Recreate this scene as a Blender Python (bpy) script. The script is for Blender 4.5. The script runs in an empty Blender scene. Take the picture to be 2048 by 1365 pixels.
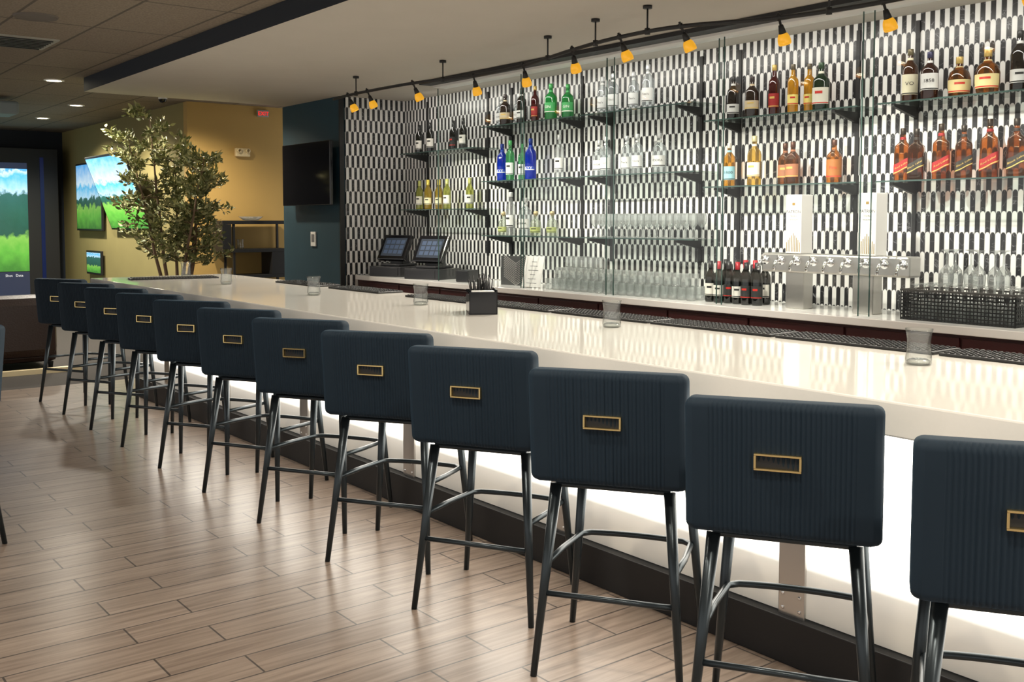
import bpy, bmesh, math, random
from mathutils import Vector, Matrix
random.seed(7)
S = bpy.context.scene
COL = S.collection
pi = math.pi

# ------------------------------------------------------------------ materials
def nt(name):
    m = bpy.data.materials.new(name); m.use_nodes = True
    return m, m.node_tree.nodes, m.node_tree.links

def pmat(name, col, rough=0.5, metal=0.0, emis=None, es=0.0, sheen=0.0, coat=0.0, noise=0.0, nscale=20, bump=0.0, ior=None):
    m, N, L = nt(name)
    b = N['Principled BSDF']
    b.inputs['Base Color'].default_value = (*col, 1)
    b.inputs['Roughness'].default_value = rough
    b.inputs['Metallic'].default_value = metal
    if ior: b.inputs['IOR'].default_value = ior
    if sheen:
        b.inputs['Sheen Weight'].default_value = sheen
        b.inputs['Sheen Tint'].default_value = (0.02, 0.33, 0.66, 1)
    if coat: b.inputs['Coat Weight'].default_value = coat
    if emis:
        b.inputs['Emission Color'].default_value = (*emis, 1)
        b.inputs['Emission Strength'].default_value = es
    if noise or bump:
        tc = N.new('ShaderNodeTexCoord'); no = N.new('ShaderNodeTexNoise')
        no.inputs['Scale'].default_value = nscale; no.inputs['Detail'].default_value = 4
        L.new(tc.outputs['Object'], no.inputs['Vector'])
        if noise:
            r = N.new('ShaderNodeMixRGB')
            r.inputs[1].default_value = (*[c*(1-noise) for c in col], 1)
            r.inputs[2].default_value = (*[min(1, c*(1+noise)) for c in col], 1)
            L.new(no.outputs['Fac'], r.inputs[0]); L.new(r.outputs[0], b.inputs['Base Color'])
        if bump:
            bp = N.new('ShaderNodeBump'); bp.inputs['Strength'].default_value = bump
            bp.inputs['Distance'].default_value = 0.01
            L.new(no.outputs['Fac'], bp.inputs['Height']); L.new(bp.outputs[0], b.inputs['Normal'])
    return m

def glassy(name, col, opac=0.0, dcol=None, f0=.045, edge=.35, rimp=2.5):
    """thin-walled glass: Schlick reflectance over tinted transmission, darker where seen edge-on"""
    m, N, L = nt(name)
    N.remove(N['Principled BSDF'])
    out = N['Material Output']
    lw = N.new('ShaderNodeLayerWeight'); lw.inputs[0].default_value = .5
    pe = N.new('ShaderNodeMath'); pe.operation = 'POWER'; pe.inputs[1].default_value = rimp
    L.new(lw.outputs['Facing'], pe.inputs[0])
    mc = N.new('ShaderNodeMixRGB'); mc.inputs[1].default_value = (*col, 1); mc.inputs[2].default_value = (*[c*edge for c in col], 1)
    L.new(pe.outputs[0], mc.inputs[0])
    t = N.new('ShaderNodeBsdfTransparent'); L.new(mc.outputs[0], t.inputs[0])
    base = t.outputs[0]
    if opac:
        d = N.new('ShaderNodeBsdfDiffuse'); d.inputs[0].default_value = (*(dcol or col), 1)
        tr = N.new('ShaderNodeBsdfTranslucent'); tr.inputs[0].default_value = (*(dcol or col), 1)
        md = N.new('ShaderNodeMixShader'); md.inputs[0].default_value = .5
        L.new(d.outputs[0], md.inputs[1]); L.new(tr.outputs[0], md.inputs[2])
        mx = N.new('ShaderNodeMixShader'); mx.inputs[0].default_value = opac
        L.new(t.outputs[0], mx.inputs[1]); L.new(md.outputs[0], mx.inputs[2]); base = mx.outputs[0]
    g = N.new('ShaderNodeBsdfGlossy'); g.inputs['Roughness'].default_value = 0.03
    p = N.new('ShaderNodeMath'); p.operation = 'POWER'; p.inputs[1].default_value = 4.5
    L.new(lw.outputs['Facing'], p.inputs[0])
    f = N.new('ShaderNodeMath'); f.operation = 'MULTIPLY_ADD'; f.inputs[1].default_value = 1-f0; f.inputs[2].default_value = f0
    L.new(p.outputs[0], f.inputs[0])
    mx2 = N.new('ShaderNodeMixShader')
    L.new(f.outputs[0], mx2.inputs[0]); L.new(base, mx2.inputs[1]); L.new(g.outputs[0], mx2.inputs[2])
    L.new(mx2.outputs[0], out.inputs[0])
    return m

def tilemat(axis):
    """slim round-topped finger tiles, black and white alternating both ways"""
    m, N, L = nt('finger_tile_' + axis)
    b = N['Principled BSDF']
    tc = N.new('ShaderNodeTexCoord'); sp = N.new('ShaderNodeSeparateXYZ')
    L.new(tc.outputs['Object'], sp.inputs[0])
    def M(op, a, c=None):
        n = N.new('ShaderNodeMath'); n.operation = op
        for i, v in enumerate((a, c)):
            if v is None: continue
            if isinstance(v, (int, float)): n.inputs[i].default_value = v
            else: L.new(v, n.inputs[i])
        return n.outputs[0]
    u = M('ADD', sp.outputs[axis], 50.0); v = sp.outputs['Z']
    W, H = 0.034, 0.134; R = W/2
    vr = M('DIVIDE', v, H); r = M('FLOOR', vr); bb = M('MULTIPLY', M('SUBTRACT', vr, r), H)
    ub = M('DIVIDE', u, W)
    fr = M('SUBTRACT', M('FRACT', ub), 0.5)
    a = M('MULTIPLY', fr, W)
    AR = 1.6
    arch = M('ADD', M('MULTIPLY', M('SQRT', M('MAXIMUM', M('SUBTRACT', R*R, M('MULTIPLY', a, a)), 0.0)), AR), H-R*AR)
    ab = M('GREATER_THAN', bb, arch)
    r2 = M('ADD', r, ab)
    colr = M('MODULO', M('ADD', M('FLOOR', ub), r2), 2.0)
    e1 = M('GREATER_THAN', M('ABSOLUTE', fr), 0.460)
    e2 = M('LESS_THAN', M('ABSOLUTE', M('SUBTRACT', bb, arch)), 0.0016)
    g = M('MAXIMUM', e1, e2)
    no = N.new('ShaderNodeTexNoise'); no.inputs['Scale'].default_value = 7; no.inputs['Detail'].default_value = 6
    no.inputs['Distortion'].default_value = 1.5
    L.new(tc.outputs['Object'], no.inputs['Vector'])
    vein = M('LESS_THAN', M('ABSOLUTE', M('SUBTRACT', no.outputs['Fac'], 0.5)), 0.006)
    bl = N.new('ShaderNodeMixRGB'); bl.inputs[1].default_value = (.018, .018, .020, 1); bl.inputs[2].default_value = (.2, .2, .21, 1)
    L.new(vein, bl.inputs[0])
    c1 = N.new('ShaderNodeMixRGB'); c1.inputs[2].default_value = (.80, .79, .77, 1)
    L.new(bl.outputs[0], c1.inputs[1]); L.new(colr, c1.inputs[0])
    c2 = N.new('ShaderNodeMixRGB'); c2.inputs[2].default_value = (.36, .36, .36, 1)
    L.new(g, c2.inputs[0]); L.new(c1.outputs[0], c2.inputs[1])
    L.new(c2.outputs[0], b.inputs['Base Color'])
    b.inputs['Roughness'].default_value = 0.3
    return m

def floormat():
    m, N, L = nt('wood_look_porcelain_planks')
    b = N['Principled BSDF']; tc = N.new('ShaderNodeTexCoord')
    br = N.new('ShaderNodeTexBrick')
    br.offset = 0.37; br.offset_frequency = 2
    br.inputs['Scale'].default_value = 1
    br.inputs['Brick Width'].default_value = 0.72; br.inputs['Row Height'].default_value = 0.17
    br.inputs['Mortar Size'].default_value = 0.0040; br.inputs['Mortar Smooth'].default_value = 0.1
    br.inputs['Color1'].default_value = (.30, .232, .185, 1); br.inputs['Color2'].default_value = (.25, .19, .15, 1)
    br.inputs['Mortar'].default_value = (.075, .06, .052, 1)
    L.new(tc.outputs['Object'], br.inputs['Vector'])
    mp = N.new('ShaderNodeMapping'); mp.inputs['Scale'].default_value = (1.6, 26, 1)
    L.new(tc.outputs['Object'], mp.inputs[0])
    no = N.new('ShaderNodeTexNoise'); no.inputs['Scale'].default_value = 1.6; no.inputs['Detail'].default_value = 6; no.inputs['Distortion'].default_value = .6
    L.new(mp.outputs[0], no.inputs['Vector'])
    cr = N.new('ShaderNodeValToRGB'); cr.color_ramp.elements[0].position = .32; cr.color_ramp.elements[0].color = (.68, .65, .63, 1)
    cr.color_ramp.elements[1].position = .64; cr.color_ramp.elements[1].color = (1.12, 1.12, 1.12, 1)
    L.new(no.outputs['Fac'], cr.inputs[0])
    mu = N.new('ShaderNodeMixRGB'); mu.blend_type = 'MULTIPLY'; mu.inputs[0].default_value = 1
    L.new(br.outputs['Color'], mu.inputs[1]); L.new(cr.outputs[0], mu.inputs[2])
    L.new(mu.outputs[0], b.inputs['Base Color'])
    b.inputs['Roughness'].default_value = 0.28
    bp = N.new('ShaderNodeBump'); bp.inputs['Strength'].default_value = .4; bp.inputs['Distance'].default_value = .003; bp.invert = True
    L.new(br.outputs['Fac'], bp.inputs['Height']); L.new(bp.outputs[0], b.inputs['Normal'])
    return m

def ceilmat():
    m, N, L = nt('acoustic_ceiling_tile')
    b = N['Principled BSDF']; tc = N.new('ShaderNodeTexCoord')
    br = N.new('ShaderNodeTexBrick'); br.offset = 0
    br.inputs['Scale'].default_value = 1
    br.inputs['Brick Width'].default_value = 0.61; br.inputs['Row Height'].default_value = 1.22
    br.inputs['Mortar Size'].default_value = 0.012
    br.inputs['Color1'].default_value = (.27, .22, .165, 1); br.inputs['Color2'].default_value = (.235, .19, .145, 1)
    br.inputs['Mortar'].default_value = (.11, .09, .07, 1)
    L.new(tc.outputs['Object'], br.inputs['Vector'])
    no = N.new('ShaderNodeTexNoise'); no.inputs['Scale'].default_value = 60
    L.new(tc.outputs['Object'], no.inputs['Vector'])
    mu = N.new('ShaderNodeMixRGB'); mu.blend_type = 'OVERLAY'; mu.inputs[0].default_value = .5
    L.new(br.outputs['Color'], mu.inputs[1]); L.new(no.outputs['Fac'], mu.inputs[2])
    L.new(mu.outputs[0], b.inputs['Base Color']); b.inputs['Roughness'].default_value = .9
    return m

def screenmat(name, strength=1.0, tree=.62):
    """golf course picture: sky, clouds, tree line, fairway"""
    m, N, L = nt(name)
    b = N['Principled BSDF']; tc = N.new('ShaderNodeTexCoord'); sp = N.new('ShaderNodeSeparateXYZ')
    L.new(tc.outputs['Generated'], sp.inputs[0])
    no = N.new('ShaderNodeTexNoise'); no.inputs['Scale'].default_value = 9; no.inputs['Detail'].default_value = 6
    L.new(tc.outputs['Generated'], no.inputs['Vector'])
    ad = N.new('ShaderNodeMath'); ad.operation = 'MULTIPLY_ADD'; ad.inputs[1].default_value = .28
    L.new(no.outputs['Fac'], ad.inputs[0])
    s2 = N.new('ShaderNodeMath'); s2.operation = 'SUBTRACT'; s2.inputs[1].default_value = .14
    L.new(sp.outputs['Z'], s2.inputs[0]); L.new(s2.outputs[0], ad.inputs[2])
    cr = N.new('ShaderNodeValToRGB'); e = cr.color_ramp.elements
    e[0].position = 0; e[0].color = (.05, .2, .03, 1)
    e[1].position = 1; e[1].color = (.10, .42, .85, 1)
    for p, c in ((.2, (.12, .42, .05, 1)), (.33, (.22, .5, .08, 1)), (.37, (.02, .09, .06, 1)), (tree-.03, (.03, .13, .10, 1)), (tree, (.50, .78, .95, 1)), (tree+.14, (.10, .52, .85, 1)), (tree+.2, (.65, .84, .95, 1))):
        k = e.new(min(p, .99)); k.color = c
    L.new(ad.outputs[0], cr.inputs[0])
    b.inputs['Base Color'].default_value = (.01, .01, .01, 1)
    b.inputs['Roughness'].default_value = .15
    L.new(cr.outputs[0], b.inputs['Emission Color']); b.inputs['Emission Strength'].default_value = strength
    return m

def panelmat():
    m, N, L = nt('backlit_acrylic_panel')
    b = N['Principled BSDF']; tc = N.new('ShaderNodeTexCoord'); sp = N.new('ShaderNodeSeparateXYZ')
    L.new(tc.outputs['Object'], sp.inputs[0])
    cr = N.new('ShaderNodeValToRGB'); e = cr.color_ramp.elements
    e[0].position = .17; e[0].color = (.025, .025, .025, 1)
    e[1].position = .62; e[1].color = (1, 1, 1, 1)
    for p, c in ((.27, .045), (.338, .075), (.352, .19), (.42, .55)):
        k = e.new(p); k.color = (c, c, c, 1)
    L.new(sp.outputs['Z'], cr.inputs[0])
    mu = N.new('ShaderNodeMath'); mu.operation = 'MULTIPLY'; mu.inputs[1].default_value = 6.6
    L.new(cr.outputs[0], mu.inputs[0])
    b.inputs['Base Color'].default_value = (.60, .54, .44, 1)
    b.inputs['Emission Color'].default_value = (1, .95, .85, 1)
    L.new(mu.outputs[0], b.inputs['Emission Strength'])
    b.inputs['Roughness'].default_value = .25
    return m

MT = tilemat('Y'); MTX = tilemat('X')
FLOOR = floormat(); CEIL = ceilmat(); PANEL = panelmat()
QUARTZ = pmat('cream_quartz', (.90, .86, .79), .065, noise=.02, nscale=90, ior=1.52)
WHITEQ = pmat('white_quartz', (.88, .86, .83), .15)
VELVET = pmat('navy_teal_velvet', (.0008, .0112, .0235), .8, sheen=.075)
BLACKM = pmat('black_powder_coat_metal', (.035, .044, .05), .3, metal=.6)
BLACK = pmat('matte_black', (.012, .012, .013), .5)
BLACKG = pmat('gloss_black', (.008, .008, .010), .12)
GOLD = pmat('polished_gold', (.82, .62, .28), .20, metal=.95)
STEEL = pmat('brushed_steel', (.62, .60, .57), .28, metal=1)
CHROME = pmat('chrome', (.8, .8, .8), .08, metal=1)
SOFFIT = pmat('soffit_paint', (.56, .52, .465), .8, noise=.04, nscale=3)
NAVY = pmat('navy_paint', (.006, .012, .022), .6)
BLUE = pmat('dark_blue_wall_paint', (.010, .045, .070), .6, noise=.08, nscale=4)
GREYW = pmat('grey_wall_paint', (.16, .16, .17), .7)
YEL = pmat('ochre_wall_paint', (.52, .34, .11), .75, noise=.06, nscale=3)
OLIVEW = pmat('mustard_olive_wall_paint', (.31, .26, .10), .7, noise=.08, nscale=3)
MAROON = pmat('dark_mahogany', (.045, .010, .010), .35)
DARKW = pmat('dark_cabinet', (.012, .012, .014), .5)
CARPET = pmat('dark_carpet', (.045, .038, .033), .95, noise=.4, nscale=80)
CREAM = pmat('cream_trim', (.75, .62, .38), .5)
LEATHER = pmat('brown_leather', (.028, .014, .010), .4, bump=.3, nscale=60)
GL = glassy('clear_glass', (.93, .95, .945), .20, (.95, .97, .97), f0=.13, edge=.22, rimp=2.0)
GLT = glassy('tumbler_glass', (.93, .945, .935), .04, (.9, .93, .93), f0=.08, edge=.28, rimp=2.0)
GLP = glassy('panel_glass', (.955, .975, .968), 0, edge=.8)
GLS = glassy('shelf_glass', (.90, .95, .93), .05, (.40, .50, .47), edge=.8)
GEDGE = glassy('glass_edge', (.25, .36, .33), .6, (.16, .25, .23))
WHITE = pmat('white_plastic', (.8, .79, .76), .4)
PAPER = pmat('white_card', (.92, .90, .87), .6)
AMBER = pmat('amber_glass', (.80, .33, .02), .12, emis=(1, .52, .03), es=.5)
LAMP = pmat('lamp_lens', (1, .9, .7), .3, emis=(1, .88, .62), es=20)
TRUNK = pmat('olive_bark', (.20, .13, .08), .85)
LEAF = pmat('olive_leaf', (.16, .18, .06), .5, noise=.5, nscale=9)
LEAF2 = pmat('olive_leaf_light', (.42, .41, .18), .5, noise=.3, nscale=9)
INK = pmat('black_ink', (.02, .02, .02), .6)
REDI = pmat('red_ink', (.6, .03, .02), .5)
GOLDI = pmat('gold_ink', (.65, .45, .12), .4)
GOLDD = pmat('dark_gold_foil', (.38, .24, .06), .4)

# ------------------------------------------------------------------ geometry
class Geo:
    def __init__(s): s.bm = bmesh.new()
    def box(s, c, size, bev=0.0, mi=0, rot=None, seg=2):
        t = bmesh.new()
        M = Matrix.Translation(Vector(c)) @ (rot.to_4x4() if rot else Matrix.Identity(4)) @ Matrix.Diagonal((*size, 1))
        bmesh.ops.create_cube(t, size=1, matrix=M)
        if bev: bmesh.ops.bevel(t, geom=t.edges[:], offset=bev, segments=seg, profile=.5, affect='EDGES')
        for f in t.faces: f.material_index = mi
        s._merge(t); return s
    def bx(s, x0, x1, y0, y1, z0, z1, bev=0, mi=0):
        return s.box(((x0+x1)/2, (y0+y1)/2, (z0+z1)/2), (x1-x0, y1-y0, z1-z0), bev, mi)
    def _merge(s, t):
        me = bpy.data.meshes.new('tmp'); t.to_mesh(me); t.free(); s.bm.from_mesh(me); bpy.data.meshes.remove(me)
    def raw(s, vs, fs, mi=0, smooth=True):
        V = [s.bm.verts.new(v) for v in vs]
        for f in fs:
            try:
                F = s.bm.faces.new([V[i] for i in f]); F.material_index = mi; F.smooth = smooth
            except ValueError: pass
        return s
    def lathe(s, prof, seg=20, mi=0, c=(0, 0, 0), cap0=False, cap1=False, shape=None):
        vs = []; fs = []
        for r, z in prof:
            for k in range(seg):
                a = 2*pi*k/seg; q = shape(a, r) if shape else r
                vs.append((c[0]+q*math.cos(a), c[1]+q*math.sin(a), c[2]+z))
        for i in range(len(prof)-1):
            for k in range(seg):
                k2 = (k+1) % seg
                fs.append((i*seg+k, i*seg+k2, (i+1)*seg+k2, (i+1)*seg+k))
        if cap0: fs.append(tuple(range(seg-1, -1, -1)))
        if cap1: fs.append(tuple((len(prof)-1)*seg+k for k in range(seg)))
        return s.raw(vs, fs, mi)
    def tube(s, pts, rad, seg=10, mi=0, closed=False):
        pts = [Vector(p) for p in pts]; n = len(pts)
        rads = rad if isinstance(rad, (list, tuple)) else [rad]*n
        vs = []; fs = []; prev = None
        for i, p in enumerate(pts):
            if closed: d = pts[(i+1) % n]-pts[i-1]
            else: d = pts[min(i+1, n-1)]-pts[max(i-1, 0)]
            d.normalize()
            if prev is None:
                up = Vector((0, 0, 1)) if abs(d.z) < .9 else Vector((1, 0, 0))
                nrm = d.cross(up).normalized()
            else:
                nrm = (prev - d*prev.dot(d)).normalized()
            prev = nrm; bi = d.cross(nrm)
            for k in range(seg):
                a = 2*pi*k/seg; vs.append(p+(nrm*math.cos(a)+bi*math.sin(a))*rads[i])
        m = n if closed else n-1
        for i in range(m):
            j = (i+1) % n
            for k in range(seg):
                k2 = (k+1) % seg; fs.append((i*seg+k, i*seg+k2, j*seg+k2, j*seg+k))
        if not closed:
            fs.append(tuple(range(seg-1, -1, -1))); fs.append(tuple((n-1)*seg+k for k in range(seg)))
        return s.raw(vs, fs, mi)
    def rect_frame(s, w, h, t, d, c=(0, 0, 0), mi=0, bev=0.0):
        x, y, z = c
        s.box((x, y, z+h/2-t/2), (w, d, t), bev, mi); s.box((x, y, z-h/2+t/2), (w, d, t), bev, mi)
        s.box((x-w/2+t/2, y, z), (t, d, h-2*t), 0, mi); s.box((x+w/2-t/2, y, z), (t, d, h-2*t), 0, mi)
        return s
    def build(s, name, mats, parent=None, loc=None, rot=None):
        me = bpy.data.meshes.new(name)
        bmesh.ops.recalc_face_normals(s.bm, faces=s.bm.faces[:])
        s.bm.to_mesh(me); s.bm.free()
        for m in (mats if isinstance(mats, (list, tuple)) else [mats]): me.materials.append(m)
        o = bpy.data.objects.new(name, me); COL.objects.link(o)
        if parent: o.parent = parent
        if loc: o.location = loc
        if rot: o.rotation_euler = rot
        return o

def empty(name, label, cat, loc=(0, 0, 0), rz=0, group=None):
    o = bpy.data.objects.new(name, None); COL.objects.link(o); o.location = loc; o.rotation_euler = (0, 0, rz)
    o.empty_display_size = .1
    tag(o, label, cat, group); return o
def tag(o, label, cat, group=None):
    o['label'] = label; o['category'] = cat
    if group: o['group'] = group
    return o
def struct(o): o['kind'] = 'structure'; return o

def dup(root, loc, rz=None, label=None, scale=None):
    def rec(o, par):
        c = o.copy(); COL.objects.link(c)
        if par is not None: c.parent = par
        for ch in o.children: rec(ch, c)
        return c
    c = rec(root, None); c.location = loc
    if rz is not None: c.rotation_euler = (0, 0, rz)
    if scale: c.scale = scale
    if label: c['label'] = label
    return c

def text(s, size, mat, parent, M, bend=None, name='lettering', slant=0, flat=False):
    cu = bpy.data.curves.new('t', 'FONT'); cu.body = s; cu.size = size; cu.align_x = 'CENTER'; cu.align_y = 'CENTER'
    cu.resolution_u = 2
    o = bpy.data.objects.new('t', cu); COL.objects.link(o)
    dg = bpy.context.evaluated_depsgraph_get(); dg.update()
    me = bpy.data.meshes.new_from_object(o.evaluated_get(dg)); bpy.data.objects.remove(o); bpy.data.curves.remove(cu)
    for v in me.vertices:
        if bend:
            r, z = bend; a = v.co.x/r
            if flat: v.co = Vector((-r, -v.co.x, z+v.co.y+slant*math.sin(a)))
            else: v.co = Vector((-r*math.cos(a), -r*math.sin(a), z+v.co.y+slant*math.sin(a)))
        else: v.co = M @ v.co
    me.materials.clear(); me.materials.append(mat)
    ob = bpy.data.objects.new(name, me); COL.objects.link(ob); ob.parent = parent
    return ob
def face_minus_x(x, y, z):
    return Matrix(((0, 0, -1, x), (-1, 0, 0, y), (0, 1, 0, z), (0, 0, 0, 1)))
def face_minus_y(x, y, z):
    return Matrix(((1, 0, 0, x), (0, 0, -1, y), (0, 1, 0, z), (0, 0, 0, 1)))

# ------------------------------------------------------------------ room
ZC, ZS = 3.08, 2.93
XW = 6.4; YE = 10.27
struct(Geo().bx(-4, 7, -3, 10.15, -.1, 0).build('floor', FLOOR))
struct(Geo().bx(-4, 7, 10.15, 19.4, -.1, 0).build('floor_carpet', CARPET))
struct(Geo().bx(-1, 2.95, 11.02, 11.1, 0, .05).build('trim_1', CREAM))
struct(Geo().bx(-4, 7, -3, 19.4, ZC, ZC+.1).build('ceiling', CEIL))
g = Geo().bx(3.2, 6.6, -3, 11.6, ZS, ZC-.002)
g.bm.normal_update()
for f in g.bm.faces:
    if f.normal.z > -.5: f.material_index = 1
struct(g.build('ceiling.001', [SOFFIT, NAVY]))
struct(Geo().bx(XW, XW+.15, -3, YE, 0, ZS-.001).build('wall_tiled', MT))
struct(Geo().bx(5.62, XW-.001, YE-.02, YE, 0, ZS-.001).build('wall_tiled_end', MTX))
struct(Geo().bx(5.55, 6.6, YE+.001, 11.7, 0, ZS-.001).build('wall_blue', BLUE))
struct(Geo().bx(5.545, 5.6, YE-.02, YE, 0, ZS-.001).build('trim_2', BLACK))
struct(Geo().bx(4.87, 7, 13.07, 13.2, 0, ZC-.001).build('wall_ochre', YEL))
struct(Geo().bx(4.87, 5.0, 13.201, 19.2, 0, ZC-.001).build('wall_olive', OLIVEW))
struct(Geo().bx(-4, 4.869, 19.05, 19.2, 0, ZC-.001).build('wall_far', NAVY))
struct(Geo().bx(5.74, 5.9, -1, 8.66, 2.875, ZS-.002, .004).bx(5.735, 5.75, -1, 8.66, 2.9, 2.915).build('trim_3', WHITE))
struct(Geo().bx(5.60, 5.735, -1, 8.7, 2.895, ZS-.002).build('trim_4', BLACK))

# ------------------------------------------------------------------ bar
bar = empty('bar_counter', 'long cream quartz bar counter with glowing backlit front panel', 'bar counter', (2.55, 4.3, 0))
def P(g, name, mat, par, **k):
    o = g.build(name, mat, par)
    o.location = -Vector(par.location) if par.rotation_euler.z == 0 else o.location
    return o
P(Geo().bx(2.55, 3.76, -.8, 9.2, .95, 1.05, .006), 'countertop', QUARTZ, bar)
P(Geo().bx(2.94, 2.96, -.7, 9.05, .17, .949), 'front_panel', PANEL, bar)
P(Geo().bx(2.90, 2.965, -.7, 9.06, 0, .165, .003), 'kick_base', BLACK, bar)
P(Geo().bx(2.97, 3.6, -.7, 9.06, 0, .949), 'cabinet_body', DARKW, bar)
for y in (-.33, .92, 2.17, 3.42, 4.67, 5.92, 7.17, 8.42):
    g = Geo().bx(2.925, 2.938, y-.055, y+.055, .15, .62, .003)
    for zz in (.19, .24):
        for yy in (-.035, .035): g.box((2.924, y+yy, zz), (.006, .012, .012), .003, 1)
    P(g, 'panel_strap', [STEEL, CHROME], bar)
def mat_proto():
    g = Geo().box((0, 0, .006), (.20, .72, .012), .004)
    for i in range(8):
        for j in range(30): g.box((-.0875+i*.025, -.337+j*.0232, .0135), (.01, .012, .005))
    return g.build('bar_mat', BLACK)
bm0 = mat_proto(); tag(bm0, 'black rubber bar mat with raised nubs', 'bar mat', 'rubber mats along the inner edge of the bar')
mys = [.9, 1.64, 2.38, 3.12, 3.86, 4.6, 5.34, 6.4, 7.3]
bm0.location = (3.65, mys[0], 1.05)
for y in mys[1:]: dup(bm0, (3.65, y, 1.05))
dup(bm0, (3.1, 8.7, 1.05), 1.4, label='black rubber bar mat at the far end of the bar')

# ------------------------------------------------------------------ stools
def pad(w, d, z0, z1, r, pleat=0, rz=.03, yshift=lambda z: 0, npl=30):
    """upholstered pad: rounded plan lofted over z, vertical pleats on the -y face"""
    vs = []; fs = []
    rows = [(z0+rz*(1-math.cos(pi/2*k/5)), rz*(1-math.sin(pi/2*k/5))) for k in range(6)]
    for k in range(1, 6): rows.append((z0+rz+(z1-z0-2*rz)*k/6, 0))
    rows += [(z1-rz*(1-math.cos(pi/2*k/5)), rz*(1-math.sin(pi/2*k/5))) for k in range(5, -1, -1)]
    NB = npl*8
    n = None
    for z, ins in rows:
        hx, hy = w/2-ins*.9, d/2-ins; rr = max(.004, r-ins*.5)
        pts = []
        for k in range(NB+1):
            t = -1+2*k/NB; x = t*(hx-rr)
            p = 0
            if pleat and abs(x) < w*.37:
                ph = (x/(w*.37)*npl/2) % 1.0
                p = pleat*(1-(2*ph-1)**2)**.5*(.85+.15*math.sin(x*37))
            elif pleat: p = pleat*.8
            pts.append((x, -hy-p))
        for cx, cy, a0 in ((hx-rr, -hy+rr, -pi/2), (hx-rr, hy-rr, 0), (-hx+rr, hy-rr, pi/2), (-hx+rr, -hy+rr, pi)):
            for k in range(1, 5):
                a = a0+pi/2*k/5; pts.append((cx+rr*math.cos(a), cy+rr*math.sin(a)))
        n = len(pts); ys = yshift(z)
        vs += [(x, y+ys, z) for x, y in pts]
    for i in range(len(rows)-1):
        for k in range(n):
            k2 = (k+1) % n; fs.append((i*n+k, i*n+k2, (i+1)*n+k2, (i+1)*n+k))
    fs.append(tuple(range(n-1, -1, -1))); fs.append(tuple((len(rows)-1)*n+k for k in range(n)))
    return vs, fs

stool = empty('bar_stool', 'tall navy velvet bar stool with pleated back and gold pull', 'bar stool', (0, 0, 0), 0, 'row of velvet bar stools along the bar')
sh = lambda z: -.035*(z-.68)/.37
g = Geo(); v, f = pad(.53, .085, .672, 1.058, .024, .0062, .026, lambda z: -.205+sh(z)); g.raw(v, f); g.build('backrest', VELVET, stool)
g = Geo(); v, f = pad(.50, .44, .66, .765, .05, 0, .03, lambda z: .045); g.raw(v, f); g.build('seat', VELVET, stool)
g = Geo(); g.box((0, .03, .648), (.40, .40, .02), .008)
g.build('seat_frame', BLACKM, stool)
g = Geo()
yb = -.2050-.0425-.0235
g.rect_frame(.126, .046, .0058, .014, (-.008, yb-.008, .892), 0, .001)
g.box((-.008, yb+.001, .892), (.115, .004, .034), 0, 1)
g.build('gold_pull', [GOLD, BLACK], stool)
def legp(sx, sy, z):
    a = Vector((sx*.195, .025+sy*.19, .65)); b = Vector((sx*.25, sy*.25, 0)); return a.lerp(b, (.65-z)/.65)
for sx in (-1, 1):
    for sy in (-1, 1):
        g = Geo(); g.tube([legp(sx, sy, .65), legp(sx, sy, 0)], [.0205, .0115], 14)
        g.build('leg', BLACKM, stool)
g = Geo(); g.tube([legp(-1, -1, .28), legp(1, -1, .28)], .010, 10); g.build('rear_rung', BLACKM, stool)
pts = [legp(-1, -1, .38)]
A = legp(-1, 1, .36); B = legp(1, 1, .36)
pts += [pts[0].lerp(A, .5), A + Vector((.012, -.01, 0))]
for k in range(1, 10):
    t = k/10; p = A.lerp(B, t); p.y += .032*math.sin(pi*t)**.6; pts.append(p)
pts += [B + Vector((-.012, -.01, 0)), B.lerp(legp(1, -1, .38), .5), legp(1, -1, .38)]
g = Geo(); g.tube(pts, .011, 10); g.build('footrest_ring', BLACKM, stool)
RZ = math.radians(-57.5)
for i in range(12, 0, -1):
    y = 2.57+(10-i)*.741 + {12: .085, 11: .035}.get(i, 0)
    x = 2.495
    jit = random.uniform(-.05, .05)
    if i == 12: stool.location = (x, y, 0); stool.rotation_euler = (0, 0, RZ)
    else: dup(stool, (x, y, 0), RZ+jit*(1 if i < 11 else .3))
dup(stool, (.70, 5.26, 0), math.radians(53), label='navy velvet bar stool standing apart from the bar row')
dup(stool, (.52, 4.52, 0), math.radians(60), label='navy velvet bar stool standing apart from the bar row')

# ------------------------------------------------------------------ back bar
bb = empty('back_bar_counter', 'white quartz back bar counter on dark mahogany cabinets', 'counter', (5.7, 4.5, 0))
ZB = .93
P(Geo().bx(5.72, XW-.001, -1, YE-.03, ZB-.05, ZB, .004), 'worktop', WHITEQ, bb)
P(Geo().bx(5.76, XW-.002, -1, YE-.03, .0, ZB-.051), 'cabinet', MAROON, bb)
for k in range(14):
    y = -.8+k*.78
    P(Geo().bx(5.742, 5.759, y+.01, y+.77, .08, ZB-.07, .004), 'cabinet_door', MAROON, bb)

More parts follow.
